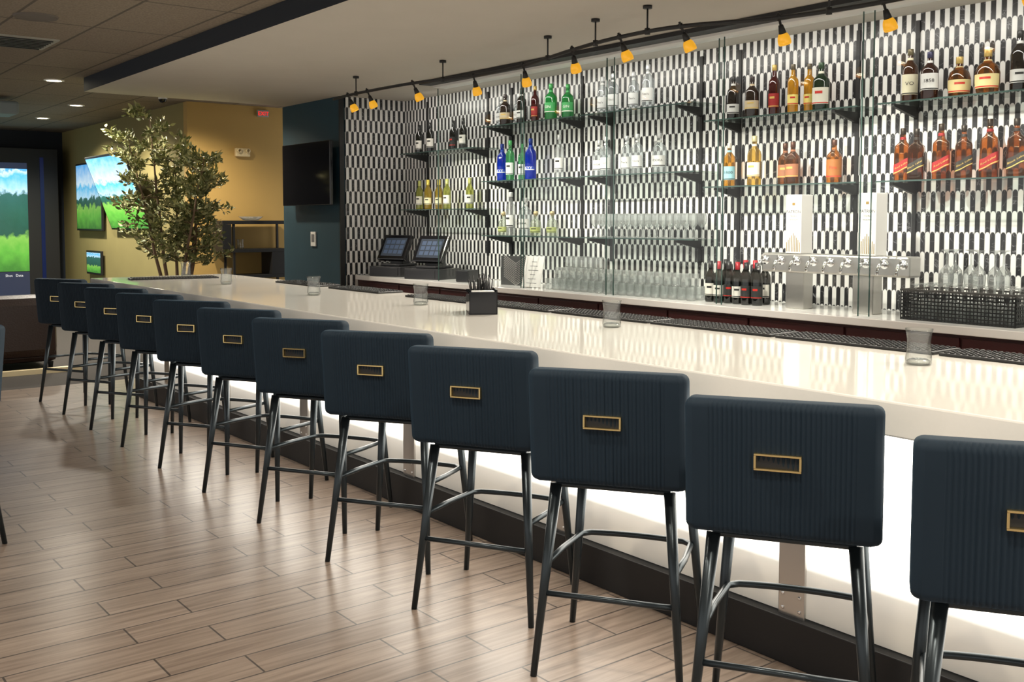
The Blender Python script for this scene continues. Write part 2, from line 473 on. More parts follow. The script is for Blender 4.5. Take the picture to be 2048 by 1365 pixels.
gy = [8.63, 7.31, 6.155, 4.99, 3.79, 2.6, 1.4, .2]
for k in range(len(gy)-1):
    y1, y0 = gy[k], gy[k+1]; off = .02*(k % 2)
    o = empty('sliding_glass_door', 'tall frameless clear sliding glass door over the back bar', 'glass door', (5.80+off, (y0+y1)/2, ZB), 0, 'sliding glass doors in front of the liquor wall')
    h = 2.87-ZB; w = (y1-y0)/2+.03
    Geo().raw([(0, -w, .003), (0, w, .003), (0, w, h), (0, -w, h)], [(0, 1, 2, 3)], 0, False).build('pane', GLP, o)
    Geo().bx(-.004, .004, w, w+.006, .003, h).build('polished_edge', GEDGE, o)
    Geo().bx(-.004, .004, -w-.006, -w, .003, h).build('polished_edge', GEDGE, o)
o = empty('sliding_glass_door', 'clear glass end pane closing the display case', 'glass door', (6.1, 8.70, ZB), 0)
Geo().raw([(-.28, 0, .003), (.28, 0, .003), (.28, 0, 2.87-ZB), (-.28, 0, 2.87-ZB)], [(0, 1, 2, 3)], 0, False).build('pane', GLP, o)
# ------------------------------------------------------------------ shelves
def shelf(y0, y1, z):
    o = empty('glass_shelf', 'clear glass wall shelf on black steel brackets', 'shelf', (XW, (y0+y1)/2, z), 0, 'glass liquor shelves on the tiled wall')
    w = (y1-y0)/2
    Geo().bx(-.31, -.01, -w, w, -.010, 0, .001).build('shelf_board', GLS, o)
    Geo().bx(-.313, -.3105, -w, w, -.010, 0).build('board_edge', GEDGE, o)
    for yy in (w-.1, -w+.2):
        g = Geo()
        vs = [(-.29, yy-.012, -.011), (0, yy-.012, -.011), (0, yy-.012, -.09), (-.29, yy-.012, -.028)]
        vs += [(a, b+.024, c) for a, b, c in vs]
        g.raw(vs, [(0, 1, 2, 3), (7, 6, 5, 4), (0, 4, 5, 1), (1, 5, 6, 2), (2, 6, 7, 3), (3, 7, 4, 0)], 0, False)
        g.build('bracket', BLACK, o)
SH = {'A': (8.42, 9.86, (2.29, 1.67)), 'B': (6.95, 8.32, (2.48, 1.94, 1.40)), 'C': (5.5, 6.85, (2.48, 1.94, 1.40)),
      'D': (4.05, 5.4, (2.32, 1.81)), 'E': (2.55, 3.9, (2.32, 1.81)), 'F': (1.1, 2.45, (2.48, 1.94))}
for k, (a, b, zs) in SH.items():
    for z in zs: shelf(a, b, z)
    for yy in ((a+b)/2+((b-a)/2-.1), (a+b)/2-((b-a)/2-.2)):
        r = Geo().bx(XW-.014, XW-.001, yy-.014, yy+.014, ZB+.25, ZS-.05)
        o = r.build('shelf_rail', BLACK); tag(o, 'black slotted steel upright rail fixed to the tile', 'shelf rail', 'shelf uprights on the tiled wall')

# ------------------------------------------------------------------ bottles
CAPS = {}
def cm(name, col, rough=.35, metal=0):
    if name not in CAPS: CAPS[name] = pmat(name, col, rough, metal)
    return CAPS[name]
PROF = {
 'wine': [(.0, .004), (.036, .0), (.0375, .012), (.0375, .185), (.034, .205), (.018, .235), (.0145, .25), (.014, .298), (.0155, .30), (.0155, .305)],
 'tall': [(.0, .004), (.036, 0), (.038, .01), (.038, .20), (.034, .222), (.019, .245), (.013, .258), (.0125, .315)],
 'square': [(.0, .004), (.036, 0), (.038, .008), (.037, .195), (.034, .212), (.020, .232), (.013, .250), (.0145, .256), (.012, .262), (.0115, .31)],
 'spirit': [(.0, .004), (.042, 0), (.044, .01), (.044, .175), (.041, .192), (.022, .215), (.014, .228), (.0135, .285)],
 'squat': [(.0, .004), (.05, 0), (.054, .012), (.056, .08), (.048, .13), (.026, .15), (.017, .16), (.016, .19)],
 'round': [(.0, .004), (.04, 0), (.05, .015), (.056, .06), (.056, .11), (.046, .145), (.022, .165), (.017, .175), (.016, .22)],
 'slim': [(.0, .004), (.030, 0), (.031, .01), (.033, .21), (.03, .235), (.016, .255), (.013, .265), (.0125, .33)],
}
FAT = {'wine': 1.12, 'tall': 1.26, 'square': 1.30, 'spirit': 1.22, 'squat': 1.0, 'round': 1.12, 'slim': 1.2}
KIND = {
 'red_wine': ('wine', (.02, .05, .02), .9, (.012, .014, .012), (.85, .82, .75), (.05, .14), (.02, .02, .02), '', INK),
 'red_wine_b': ('wine', (.02, .05, .02), .9, (.012, .014, .012), (.8, .78, .72), (.05, .13), (.5, .02, .03), '', INK),
 'dark_wine': ('wine', (.02, .05, .02), .9, (.012, .013, .012), (.03, .03, .03), (.05, .14), (.02, .02, .02), '', REDI),
 'white_wine': ('wine', (.80, .82, .35), .4, (.50, .53, .13), (.85, .83, .72), (.05, .14), (.5, .5, .15), '', INK),
 'yellow_wine': ('wine', (.85, .72, .22), .4, (.6, .45, .07), (.85, .8, .5), (.05, .12), (.7, .55, .1), '', INK),
 'vodka': ('tall', (.92, .95, .96), .16, (.85, .88, .9), (.72, .73, .72), (.05, .15), (.65, .66, .68), "Tito's", INK),
 'vodka_b': ('spirit', (.92, .95, .96), .16, (.85, .88, .9), (.70, .70, .68), (.05, .13), (.6, .6, .6), 'VODKA', INK),
 'blue': ('tall', (.03, .12, .85), .6, (.01, .06, .6), (.02, .08, .5), (.07, .10), (.02, .05, .3), 'SKYY', PAPER),
 'green_clear': ('slim', (.5, .85, .6), .3, (.15, .65, .25), (.8, .85, .8), (.05, .15), (.1, .5, .15), '', INK),
 'green_gin': ('spirit', (.15, .6, .25), .5, (.03, .38, .09), (.05, .35, .1), (.06, .14), (.05, .3, .08), 'GIN', PAPER),
 'clear_tall': ('slim', (.92, .94, .94), .2, (.8, .8, .8), (.8, .8, .78), (.07, .16), (.7, .7, .7), '', INK),
 'tequila': ('squat', (.9, .93, .88), .22, (.7, .75, .6), (.45, .5, .18), (.03, .08), (.62, .5, .28), '', INK),
 'brown_cream': ('spirit', (.1, .04, .02), .9, (.035, .018, .012), (.55, .45, .3), (.06, .12), (.03, .02, .02), '', GOLDI),
 'red_tall': ('slim', (.4, .01, .01), .8, (.09, .006, .008), (.35, .02, .02), (.06, .15), (.5, .35, .1), '', GOLDI),
 'galliano': ('slim', (.95, .65, .08), .5, (.75, .42, .04), (.85, .7, .2), (.06, .13), (.1, .08, .05), '', REDI),
 'herbal': ('spirit', (.02, .1, .03), .9, (.012, .04, .015), (.75, .72, .6), (.04, .14), (.03, .06, .03), '', REDI),
 'spiced': ('tall', (.92, .62, .2), .25, (.7, .40, .06), (.35, .65, .75), (.05, .15), (.85, .8, .7), '1800', INK),
 'gold_clear': ('tall', (.93, .75, .33), .2, (.8, .5, .1), (.88, .86, .8), (.06, .15), (.8, .7, .4), '', GOLDI),
 'rum': ('spirit', (.58, .30, .12), .2, (.30, .14, .05), (.40, .16, .08), (.05, .14), (.12, .05, .03), '', GOLDI),
 'fire': ('spirit', (.80, .44, .14), .2, (.45, .2, .05), (.40, .14, .03), (.04, .16), (.12, .05, .03), 'Fire', REDI),
 'rye': ('tall', (.4, .15, .04), .6, (.10, .04, .015), (.8, .75, .55), (.05, .17), (.12, .1, .05), 'VO', INK),
 'club': ('spirit', (.3, .1, .04), .7, (.06, .022, .016), (.82, .82, .8), (.06, .16), (.03, .03, .08), '1858', INK),
 'crown': ('round', (.62, .32, .09), .25, (.24, .11, .03), (.75, .62, .3), (.03, .10), (.55, .38, .12), '', REDI),
 'dark_tall': ('tall', (.1, .05, .03), .9, (.02, .015, .012), (.7, .7, .68), (.05, .12), (.02, .02, .02), '', INK),
 'scotch': ('square', (.72, .36, .10), .12, (.26, .12, .03), (.36, .010, .010), (.06, .12), (.04, .025, .015), 'Red Label', GOLDI),
 'scotch_b': ('square', (.60, .28, .075), .14, (.18, .08, .02), (.03, .025, .02), (.06, .12), (.03, .022, .015), 'Black Label', GOLDI),
}
LABELTXT = {
 'red_wine': 'dark red wine bottle with a white label', 'red_wine_b': 'dark wine bottle with red capsule and white label', 'dark_wine': 'dark wine bottle with a black label',
 'white_wine': 'pale green-yellow white wine bottle', 'yellow_wine': 'golden yellow wine bottle', 'vodka': 'tall clear vodka bottle with white label', 'vodka_b': 'clear round-shouldered vodka bottle with pale label',
 'blue': 'cobalt blue glass vodka bottle', 'green_clear': 'slim clear green-tinted spirit bottle', 'green_gin': 'stout green glass gin bottle', 'clear_tall': 'slim tall clear spirit bottle', 'tequila': 'squat clear tequila bottle with cork stopper',
 'brown_cream': 'dark brown cream liqueur bottle', 'red_tall': 'slim dark red liqueur bottle', 'galliano': 'slim bright yellow liqueur bottle', 'herbal': 'dark green herbal liqueur bottle with cream label',
 'spiced': 'golden tequila bottle with light blue label', 'gold_clear': 'pale gold spirit bottle with white label', 'rum': 'brown rum bottle with reddish label', 'fire': 'amber cinnamon whisky bottle with fiery label',
 'rye': 'dark whisky bottle with cream label', 'club': 'whisky bottle with white label and dark cap', 'crown': 'round faceted amber whisky bottle', 'dark_tall': 'tall dark spirit bottle with pale label',
 'scotch': 'square amber scotch bottle with slanted red label', 'scotch_b': 'square amber scotch bottle with slanted black label'}
PROTO = {}
def bottle(kind, loc, group, s=1.0):
    fx = FAT[KIND[kind][0]]; SC = (s*fx, s*fx, s*1.05)
    if kind in PROTO:
        o = dup(PROTO[kind], loc, random.uniform(.1, .6), scale=SC); o['group'] = group; return o
    pf, gc, op, dc, lc, lz, cc, tx, tm = KIND[kind]
    o = empty('bottle', LABELTXT[kind], 'bottle', loc, random.uniform(.1, .6), group); o.scale = SC
    pr = PROF[pf]
    def shp(a, r):
        if pf != 'square' or r < .0205: return r
        return r/((abs(math.cos(a))**7+abs(math.sin(a))**7)**(1/7))
    Geo().lathe(pr, 32 if pf == 'square' else 20, shape=shp).build('bottle_glass', glassy('bottle_'+kind, gc, op, dc, f0=.08, edge=.32), o)
    r, z = pr[-1]
    if kind == 'tequila': capp = [(.014, z-.01), (.014, z), (.021, z+.002), (.024, z+.02), (.018, z+.034), (0.001, z+.037)]
    elif pf == 'wine': capp = [(r+.0012, z-.055), (r+.0015, z-.05), (r+.0012, z+.001), (.001, z+.002)]
    else: capp = [(r+.001, z-.03), (r+.002, z-.028), (r+.002, z+.006), (r+.001, z+.008), (.001, z+.008)]
    Geo().lathe(capp, 16).build('cap', cm('cap_'+kind, cc, .35, .3), o)
    z0, z1 = lz
    def rad(zz):
        for (ra, za), (rb, zb) in zip(pr, pr[1:]):
            if za <= zz <= zb: return ra+(rb-ra)*(zz-za)/max(1e-6, zb-za)
        return pr[3][0]
    slant = .03 if kind.startswith('scotch') else 0
    def band(za, zb, off, amax, K, Rn, matl, nm):
        vs = []; fs = []
        for i in range(Rn+1):
            for k in range(K+1):
                a = -amax+2*amax*k/K; zz = za+(zb-za)*i/Rn + slant*math.sin(a); r = shp(a, rad(zz))+off
                vs.append((-r*math.cos(a), -r*math.sin(a), zz))
        for i in range(Rn):
            for k in range(K):
                a = i*(K+1)+k; fs.append((a, a+1, a+K+2, a+K+1))
        return Geo().raw(vs, fs).build(nm, matl, o)
    band(z0, z1, .0009, 1.3, 24, 5, cm('label_'+kind, lc, .6), 'paper_label')
    band(z0+.004, z0+.010, .0016, 1.25, 24, 1, tm, 'label_stripe')
    if pf not in ('wine', 'squat', 'slim'):
        rn = rad(z-.055)
        Geo().lathe([(rn+.001, z-.060), (rad(z-.045)+.001, z-.045)], 16).build('neck_label', cm('label_'+kind, lc, .6), o)
    rr = rad((z0+z1)/2)
    if tx:
        text(tx, (.0155 if pf == 'square' else .020) if len(tx) > 7 else (.022 if len(tx) > 4 else .03), tm, o, None, bend=(rr+.0018, (z0+z1)/2+.004), name='label_lettering', slant=slant, flat=pf == 'square')
    else:
        band(z0+.62*(z1-z0), z0+.78*(z1-z0), .0017, .45, 8, 1, tm, 'label_emblem')
    PROTO[kind] = o
    return o
XB = 6.24
def row(z, items, group):
    for j, it in enumerate(items):
        k, y = it[0], it[1]; s = it[2] if len(it) > 2 else 1.0
        bottle(k, (XB+(-.035 if j % 2 else .035), y, z), group, s)
row(2.29, [('red_wine', 9.75), ('red_wine', 9.42), ('dark_wine', 9.08), ('red_wine', 8.80)], 'wine bottles on the upper shelf')
row(1.67, [('white_wine', 9.75), ('yellow_wine', 9.47), ('yellow_wine', 9.36), ('white_wine', 9.1), ('white_wine', 8.78)], 'white wine bottles on the lower shelf')
row(2.48, [('vodka_b', 8.23), ('brown_cream', 8.08), ('vodka_b', 7.95), ('dark_tall', 7.82), ('red_tall', 7.70), ('green_gin', 7.38, 1.1), ('green_gin', 7.22, 1.05)], 'spirit bottles on the top shelf')
row(1.94, [('blue', 8.22, 1.1), ('green_clear', 8.0, 1.1), ('green_clear', 7.9), ('blue', 7.68, 1.15), ('clear_tall', 7.34, 1.15)], 'spirit bottles on the middle shelf')
row(1.40, [('tequila', 8.2), ('clear_tall', 7.99, 1.2), ('vodka_b', 7.85, 1.2), ('tequila', 7.6), ('tequila', 7.44)], 'tequila bottles on the low shelf')
row(2.48, [('vodka', 6.75), ('vodka', 6.54), ('vodka', 6.36), ('vodka', 6.12, 1.08)], 'clear vodka bottles on the top shelf')
row(1.94, [('vodka_b', 6.79, 1.05), ('vodka', 6.63), ('vodka', 6.44), ('vodka', 6.24), ('vodka_b', 6.05, 1.1)], 'clear vodka bottles on the middle shelf')
row(2.32, [('dark_tall', 5.27), ('brown_cream', 5.03), ('red_tall', 4.88, 1.08), ('galliano', 4.66), ('galliano', 4.57), ('herbal', 4.42, 1.1)], 'liqueur bottles on the upper shelf')
row(1.81, [('spiced', 5.30), ('gold_clear', 5.0, 1.1), ('rum', 4.77), ('rum', 4.65), ('fire', 4.35)], 'rum and tequila bottles on the lower shelf')
row(2.32, [('rye', 3.78, 1.05), ('club', 3.60), ('crown', 3.44, 1.1), ('crown', 3.22, 1.15), ('dark_tall', 3.06, 1.1), ('club', 2.8)], 'whisky bottles on the upper shelf')
row(1.81, [('scotch', 3.82, 1.05), ('scotch_b', 3.68), ('scotch', 3.55, 1.08), ('scotch_b', 3.36), ('scotch', 3.23, 1.1), ('scotch_b', 3.03, 1.05), ('scotch', 2.88)], 'scotch bottles on the lower shelf')
for k, (x, y) in enumerate([(5.98, 5.22), (5.97, 5.13), (5.98, 5.04), (5.97, 4.95), (5.96, 4.86), (5.97, 4.77), (6.11, 5.18), (6.11, 5.08), (6.11, 4.99), (6.11, 4.9), (6.11, 4.81)]):
    bottle(['red_wine', 'red_wine_b', 'dark_wine', 'red_wine_b', 'dark_wine', 'dark_wine', 'red_wine', 'red_wine', 'red_wine_b', 'red_wine_b', 'red_wine'][k], (x, y, ZB), 'wine bottles on the back counter', 1.0 if k > 5 else .97)

# ------------------------------------------------------------------ glassware
rg = Geo().lathe([(.001, .006), (.034, .005), (.037, .0), (.040, .012), (.041, .05), (.038, .085), (.040, .1)], 18).build('rocks_glass', GL)
tag(rg, 'clear short rocks glass stacked on the back counter', 'glass', 'rocks glasses stacked on the back counter')
first = True
for layer, (ya, yb, xs) in enumerate(((5.36, 7.12, (5.92, 6.02, 6.12)), (5.42, 7.0, (5.92, 6.02)), (6.45, 6.9, (5.96,)))):
    y = ya
    while y < yb:
        for x in xs:
            p = (x+random.uniform(-.004, .004), y, ZB+layer*.103)
            if first: rg.location = p; first = False
            else: dup(rg, p)
        y += .094
pg = empty('tumbler', 'clear heavy-bottomed glass tumbler standing on the bar', 'glass', (3.28, 1.92, 1.05), 0, 'glass tumblers along the bar')
Geo().lathe([(.001, .0), (.038, .0), (.043, .004), (.044, .02), (.041, .045), (.039, .085), (.043, .112), (.046, .126), (.0445, .126)], 28).build('glass_wall', GLT, pg)
Geo().lathe([(.001, .002), (.037, .003), (.039, .014), (.030, .020), (.001, .017)], 28).build('glass_base', GLT, pg)
for x, y in ((3.30, 3.48), (3.28, 5.09), (3.15, 6.2), (3.15, 7.68), (3.3, 8.95)): dup(pg, (x, y, 1.05))
sg = Geo().lathe([(.001, .003), (.034, .001), (.032, .004), (.007, .01), (.005, .03), (.0048, .085), (.014, .095), (.035, .125), (.039, .155), (.034, .205)], 16).build('wine_glass', GL)
tag(sg, 'clear stemmed wine glass on the low glass shelf', 'wine glass', 'stemmed glasses on the low shelf')
first = True
for y in [5.58+.082*k for k in range(15)]:
    for x in (6.17, 6.28):
        p = (x, y, 1.40)
        if first: sg.location = p; first = False
        else: dup(sg, p)

YB = 3.2
bk = empty('glass_rack', 'black perforated plastic rack holding glasses on the back counter', 'rack', (6.03, YB, ZB))
g = Geo()
w, d, h = .36, .17, .18
for zz in [0.012+.022*k for k in range(8)]:
    g.bx(-d, d, -w, -w+.006, zz-.004, zz+.004).bx(-d, d, w-.006, w, zz-.004, zz+.004).bx(-d, -d+.006, -w, w, zz-.004, zz+.004).bx(d-.006, d, -w, w, zz-.004, zz+.004)
for k in range(33):
    y = -w+.0225*k; g.bx(-d+.001, -d+.005, y-.003, y+.003, 0, h).bx(d-.005, d-.001, y-.003, y+.003, 0, h)
for k in range(16):
    x = -d+.0225*k; g.bx(x-.003, x+.003, -w+.001, -w+.005, 0, h).bx(x-.003, x+.003, w-.005, w-.001, 0, h)
g.bx(-d, d, -w, w, 0, .006)
for a, b, c, e in ((-d-.004, d+.004, -w-.004, -w+.008), (-d-.004, d+.004, w-.008, w+.004)): g.bx(a, b, c, e, h, h+.012)
for a, b in ((-d-.004, -d+.008), (d-.008, d+.004)): g.bx(a, b, -w-.004, w+.004, h, h+.012)
g.build('rack_body', BLACK, bk)
hg = Geo().lathe([(.038, .0), (.043, .05), (.039, .085), (.016, .115), (.006, .125), (.0055, .19), (.012, .205), (.039, .213), (.001, .216)], 20).build('stemmed_glass', GL)
tag(hg, 'clear stemmed glass upside down in the black rack', 'wine glass', 'glasses in the black rack')
ps = [(x, YB+dy) for x in (5.93, 6.03, 6.13) for dy in (-.3, -.2, -.1, 0, .1, .2, .3)]
hg.location = (*ps[0], ZB+.008)
for k, p in enumerate(ps[1:]): dup(hg, (*p, ZB+.008))
for dx, dy in ((5.93, .1), (5.93, -.1), (5.93, -.2), (6.03, -.2), (6.03, 0), (6.03, .1)): dup(hg, (dx, YB+dy, ZB+.226), label='clear stemmed glass stacked upside down above the rack')
for k in range(9): dup(rg, (5.9+.09*(k % 3), 2.70-.09*(k//3), ZB))
for k in range(6): dup(rg, (5.9+.09*(k % 2), 2.70-.09*(k//2), ZB+.103))

# ------------------------------------------------------------------ beer tap
tp = empty('beer_tap_tower', 'stainless steel bridge beer tap tower with a row of faucets', 'beer tap', (6.02, 4.14, ZB))
Geo().box((0, 0, .320), (.14, 1.16, .135), .014).build('tap_rail', STEEL, tp)
for y in (.30, -.24):
    Geo().bx(-.055, .055, y-.075, y+.075, 0, .256, .006).build('post', STEEL, tp)
for k in range(9):
    y = .54-.135*k
    g = Geo()
    g.tube([(-.06, y, .335), (-.10, y, .335)], .019, 12).tube([(-.10, y, .34), (-.13, y, .33), (-.15, y, .295), (-.153, y, .268)], [.013, .013, .010, .009], 10)
    g.tube([(-.105, y, .34), (-.105, y, .375)], .010, 10).tube([(-.072, y, .335), (-.06, y, .335)], .030, 14)
    g.build('faucet', CHROME, tp)
for y, nm in ((4.45, 0), (3.87, 1)):
    b = empty('gift_box', 'tall white gift box with gold rays standing on the tap tower', 'box', (6.02, y, ZB+.388), -.0, 'white bottle gift boxes on the tap tower')
    Geo().box((0, 0, .205), (.13, .13, .41), .003).build('carton', PAPER, b)
    text('PATRÓN', .030, INK, b, face_minus_x(-.0660, 0, .29), name='box_lettering')
    text('TEQUILA', .014, INK, b, face_minus_x(-.0660, 0, .260), name='box_lettering')
    text('100% DE AGAVE', .010, INK, b, face_minus_x(-.0660, 0, .235), name='box_lettering')
    g = Geo()
    for k in range(9):
        hh = .13-.016*abs(k-4)
        g.box(((-.0657), .0135*(k-4), .012+hh/2), (.0012, .0048, hh))
    g.box((-.0657, 0, .345), (.0012, .022, .018)).build('gold_rays', GOLDD, b)

# ------------------------------------------------------------------ POS
SCRP = pmat('pos_screen', (.03, .035, .045), .1, emis=(.12, .15, .19), es=.2)
SCRB = pmat('pos_buttons', (.06, .08, .12), .2, emis=(.12, .18, .30), es=.22)
PLG = pmat('charcoal_plastic', (.025, .025, .028), .35)
def pos(y, rz, lab):
    o = empty('cash_register', lab, 'cash register', (6.02, y, ZB), rz)
    Geo().box((0, 0, .055), (.40, .46, .11), .006).box((-.202, 0, .055), (.006, .38, .08), .002).build('cash_drawer', PLG, o)
    R = Matrix.Rotation(math.radians(28), 3, 'Y')
    Geo().box((.05, 0, .2), (.14, .18, .22), .02).box((.02, 0, .125), (.28, .28, .03), .01).build('stand', PLG, o)
    Geo().box((-.02, 0, .31), (.055, .40, .31), .012, 0, R).build('monitor', BLACKG, o)
    n = R @ Vector((-1, 0, 0)); c = Vector((-.02, 0, .31))+n*.0287
    Geo().box(c, (.002, .31, .22), 0, 0, R).build('screen', SCRP, o)
    g = Geo()
    for a in range(4):
        for b in range(3):
            q = c+n*.0015+R@Vector((0, -.11+.07*a, -.06+.06*b)); g.box(q, (.001, .055, .045), 0, 0, R)
    g.build('screen_buttons', SCRB, o)
    return o
pos(9.83, .3, 'black touchscreen cash register on a cash drawer')
pos(9.10, .3, 'black touchscreen cash register on a cash drawer')
pr = empty('receipt_printer', 'small black receipt printer beside the register', 'printer', (5.98, 8.42, ZB), .4)
Geo().box((0, 0, .06), (.2, .15, .12), .012).box((-.03, 0, .121), (.06, .1, .004)).build('printer_body', PLG, pr)
mc = empty('menu_card', 'white menu card leaning on the glassware', 'menu', (5.93, 7.30, ZB+.002), .2)
R = Matrix.Rotation(math.radians(14), 3, 'Y')
Geo().box((0, 0, .147), (.006, .22, .29), .001, 0, R).build('card', PAPER, mc)
g = Geo()
for k in range(6): g.box(Vector((0, 0, .147))+R@Vector((-.0035, 0, -.11+k*.04)), (.0012, .12-(k % 3)*.03, .004), 0, 0, R)
g.build('printed_lines', GREYW, mc)
tr = empty('drip_tray', 'striped metal drip tray standing on edge', 'tray', (6.0, 7.64, ZB+.001), .2)
g = Geo().box((0, 0, .14), (.01, .38, .28), .003)
g.build('tray_body', pmat('dark_steel', (.12, .12, .12), .4, metal=.6), tr)
g = Geo()
for k in range(13):
    z = .045+k*.017; g.box((-.007, .075, z), (.004, .17, .006), 0, 0, Matrix.Rotation(.5, 3, 'X')).box((-.007, -.075, z), (.004, .17, .006), 0, 0, Matrix.Rotation(-.5, 3, 'X'))
g.build('tray_slats', STEEL, tr)

cd = empty('bar_caddy', 'black napkin and straw caddy on the bar', 'caddy', (3.27, 4.47, 1.05), -.55)
g = Geo()
g.bx(-.075, .075, -.13, .13, 0, .006).bx(-.075, -.07, -.13, .13, 0, .11).bx(.07, .075, -.13, .13, 0, .13)
for y in (-.13, -.045, .04, .125): g.bx(-.075, .075, y, y+.005, 0, .12)
g.build('caddy_body', BLACKG, cd)
Geo().bx(-.06, .06, -.12, -.055, .007, .125, .003).build('napkins', PAPER, cd)
Geo().bx(-.06, .06, .05, .12, .007, .105, .003).build('napkins', PAPER, cd)
g = Geo()
for k in range(46):
    x, y = random.uniform(-.05, .05), random.uniform(-.035, .03); g.tube([(x, y, .01), (x+random.uniform(-.03, .03), y+random.uniform(-.05, .05), .17+random.uniform(0, .04))], .003, 6)
g.build('straws', BLACK, cd)

# ------------------------------------------------------------------ track lights
TR = [(4.97, 9.3), (4.93, 8.93), (4.92, 8.54), (4.95, 7.79), (5.10, 7.08), (5.08, 6.38), (4.89, 5.58), (4.80, 5.0), (4.84, 4.49), (5.10, 3.94), (5.19, 3.3), (5.1, 2.5), (4.9, 1.7)]
ZT = 2.765
tl = empty('track_light', 'wavy black monorail track light with amber glass spot heads', 'track light', (5.0, 5.5, ZS))
def cr(P, t, i):
    p0, p1, p2, p3 = [Vector(P[max(0, min(len(P)-1, i+k))]) for k in (-1, 0, 1, 2)]
    return .5*((2*p1)+(p2-p0)*t+(2*p0-5*p1+4*p2-p3)*t*t+(3*p1-p0-3*p2+p3)*t**3)
off = Vector((5.0, 5.5, ZS)); pth = []
for i in range(len(TR)-1):
    for k in range(6): q = cr(TR, k/6, i); pth.append(Vector((q.x, q.y, ZT))-off)
g = Geo().tube(pth, .014, 8); g.build('rail', BLACK, tl)
for k in (1, 3, 5, 6, 7, 9, 11):
    i = k*6+3; q = pth[min(i, len(pth)-1)]
    Geo().tube([(q.x, q.y, q.z), (q.x, q.y, -.004)], .006, 8).tube([(q.x, q.y, -.02), (q.x, q.y, -.001)], .03, 14).tube([(q.x, q.y, q.z-.02), (q.x, q.y, q.z+.02)], .018, 10).build('hanger', BLACK, tl)
for k in range(1, 12):
    x, y = TR[k]; c = Vector((x, y, ZT))-off
    hd = bpy.data.objects.new('spot_head', None); COL.objects.link(hd); hd.parent = tl; hd.location = c; hd.rotation_euler = (random.uniform(-.15, .15), math.radians(-24), random.uniform(-.5, .6))
    Geo().tube([(0, 0, .03), (0, 0, -.05)], .008, 8).tube([(0, 0, -.015), (0, 0, .02)], .015, 10).tube([(0, 0, -.045), (0, 0, -.075), (0, 0, -.100)], [.014, .020, .024], 14).build('lamp_stem', BLACK, hd)
    Geo().lathe([(.022, -.095), (.030, -.104), (.036, -.12), (.040, -.142), (.040, -.156), (.037, -.166), (.034, -.164), (.034, -.14)], 20).build('lamp_shade', AMBER, hd)
    Geo().lathe([(.001, -.158), (.018, -.156), (.030, -.148)], 16).build('bulb', LAMP, hd)
    ld = bpy.data.lights.new('spot', 'SPOT'); ld.energy = 100; ld.color = (1, .94, .82); ld.spot_size = math.radians(76); ld.spot_blend = .9; ld.shadow_soft_size = .02
    lo = bpy.data.objects.new('spot_lamp', ld); COL.objects.link(lo); lo.location = (x+.07, y, ZT-.19)
    lo.rotation_euler = Vector((-1.4, 0, 1.25)).to_track_quat('Z', 'Y').to_euler()
    if k % 2:
        ld = bpy.data.lights.new('bar_fill', 'SPOT'); ld.energy = 150; ld.color = (1, .93, .8); ld.shadow_soft_size = .03; ld.spot_size = math.radians(120); ld.spot_blend = .9  # extra fill beside every other head, added to brighten the bar top
        lo = bpy.data.objects.new('bar_fill_lamp', ld); COL.objects.link(lo); lo.location = (x-.06, y, ZT-.2); lo.rotation_euler = (0, math.radians(38), 0)

# ------------------------------------------------------------------ ceiling things
def downlight(x, y, z, e=60, spot=True, col=(1, .93, .8)):
    o = empty('recessed_light', 'round recessed ceiling downlight glowing warm white, some added as fill', 'ceiling light', (x, y, z), 0, 'recessed downlights')
    Geo().lathe([(.105, -.001), (.105, -.008), (.08, -.012), (.078, -.003)], 24).build('trim_ring', WHITE, o)
    Geo().lathe([(.001, -.004), (.078, -.004)], 24).build('lens', LAMP, o)
    ld = bpy.data.lights.new('downlight', 'SPOT'); ld.energy = e; ld.color = col; ld.spot_size = math.radians(150); ld.spot_blend = .7; ld.shadow_soft_size = .08
    lo = bpy.data.objects.new('downlight_lamp', ld); COL.objects.link(lo); lo.location = (x, y, z-.03)
for x, y in ((3.0, 12.0), (3.87, 14.4), (3.95, 16.5)): downlight(x, y, ZC, 430)
downlight(4.6, 12.1, ZC, 230, col=(1, .87, .65))  # added to light the olive tree
for x, y in ((1.1, -1.0), (1.1, .8), (1.1, 2.6)): downlight(x, y, ZC, 155)  # out-of-view fill row, added to brighten bar front, stools and floor
downlight(1.1, 4.4, ZC, 80)  # weaker end of the added fill row
for y in (-.6, 1.0): downlight(4.3, y, ZS+.001, 180)
sp = Geo().lathe([(.001, -.004), (.13, -.006), (.15, -.014), (.16, -.001)], 28).build('ceiling_speaker', pmat('speaker_grille', (.16, .14, .12), .8)); sp.location = (1.97, 8.35, ZC)
tag(sp, 'round flush ceiling speaker with grey grille', 'speaker')
vt = empty('air_vent', 'rectangular slotted ceiling air vent', 'vent', (2.08, 9.6, ZC))
g = Geo().bx(-.3, .3, -.3, .3, -.012, -.001)
g.build('vent_frame', pmat('vent_metal', (.4, .4, .34), .6), vt)
g = Geo()
for k in range(7): g.bx(-.26, .26, -.25+k*.08, -.23+k*.08, -.02, -.0125)
g.build('vent_slats', BLACK, vt)
pj = empty('ceiling_projector', 'pale projector hanging from the ceiling', 'projector', (2.75, 14.1, ZC))
Geo().box((0, 0, -.14), (.6, .5, .16), .03).build('projector_body', pmat('projector_shell', (.25, .3, .32), .5), pj)
Geo().tube([(0, 0, -.07), (0, 0, -.001)], .03, 12).build('mount', BLACK, pj)
sc = empty('security_camera', 'small white dome security camera on the ceiling', 'camera', (4.45, 12.75, ZC))
Geo().lathe([(.05, -.001), (.055, -.03), (.05, -.035)], 20).build('housing', WHITE, sc)
Geo().lathe([(.05, -.035), (.044, -.06), (.025, -.08), (.001, -.086)], 20).build('dome', BLACKG, sc)

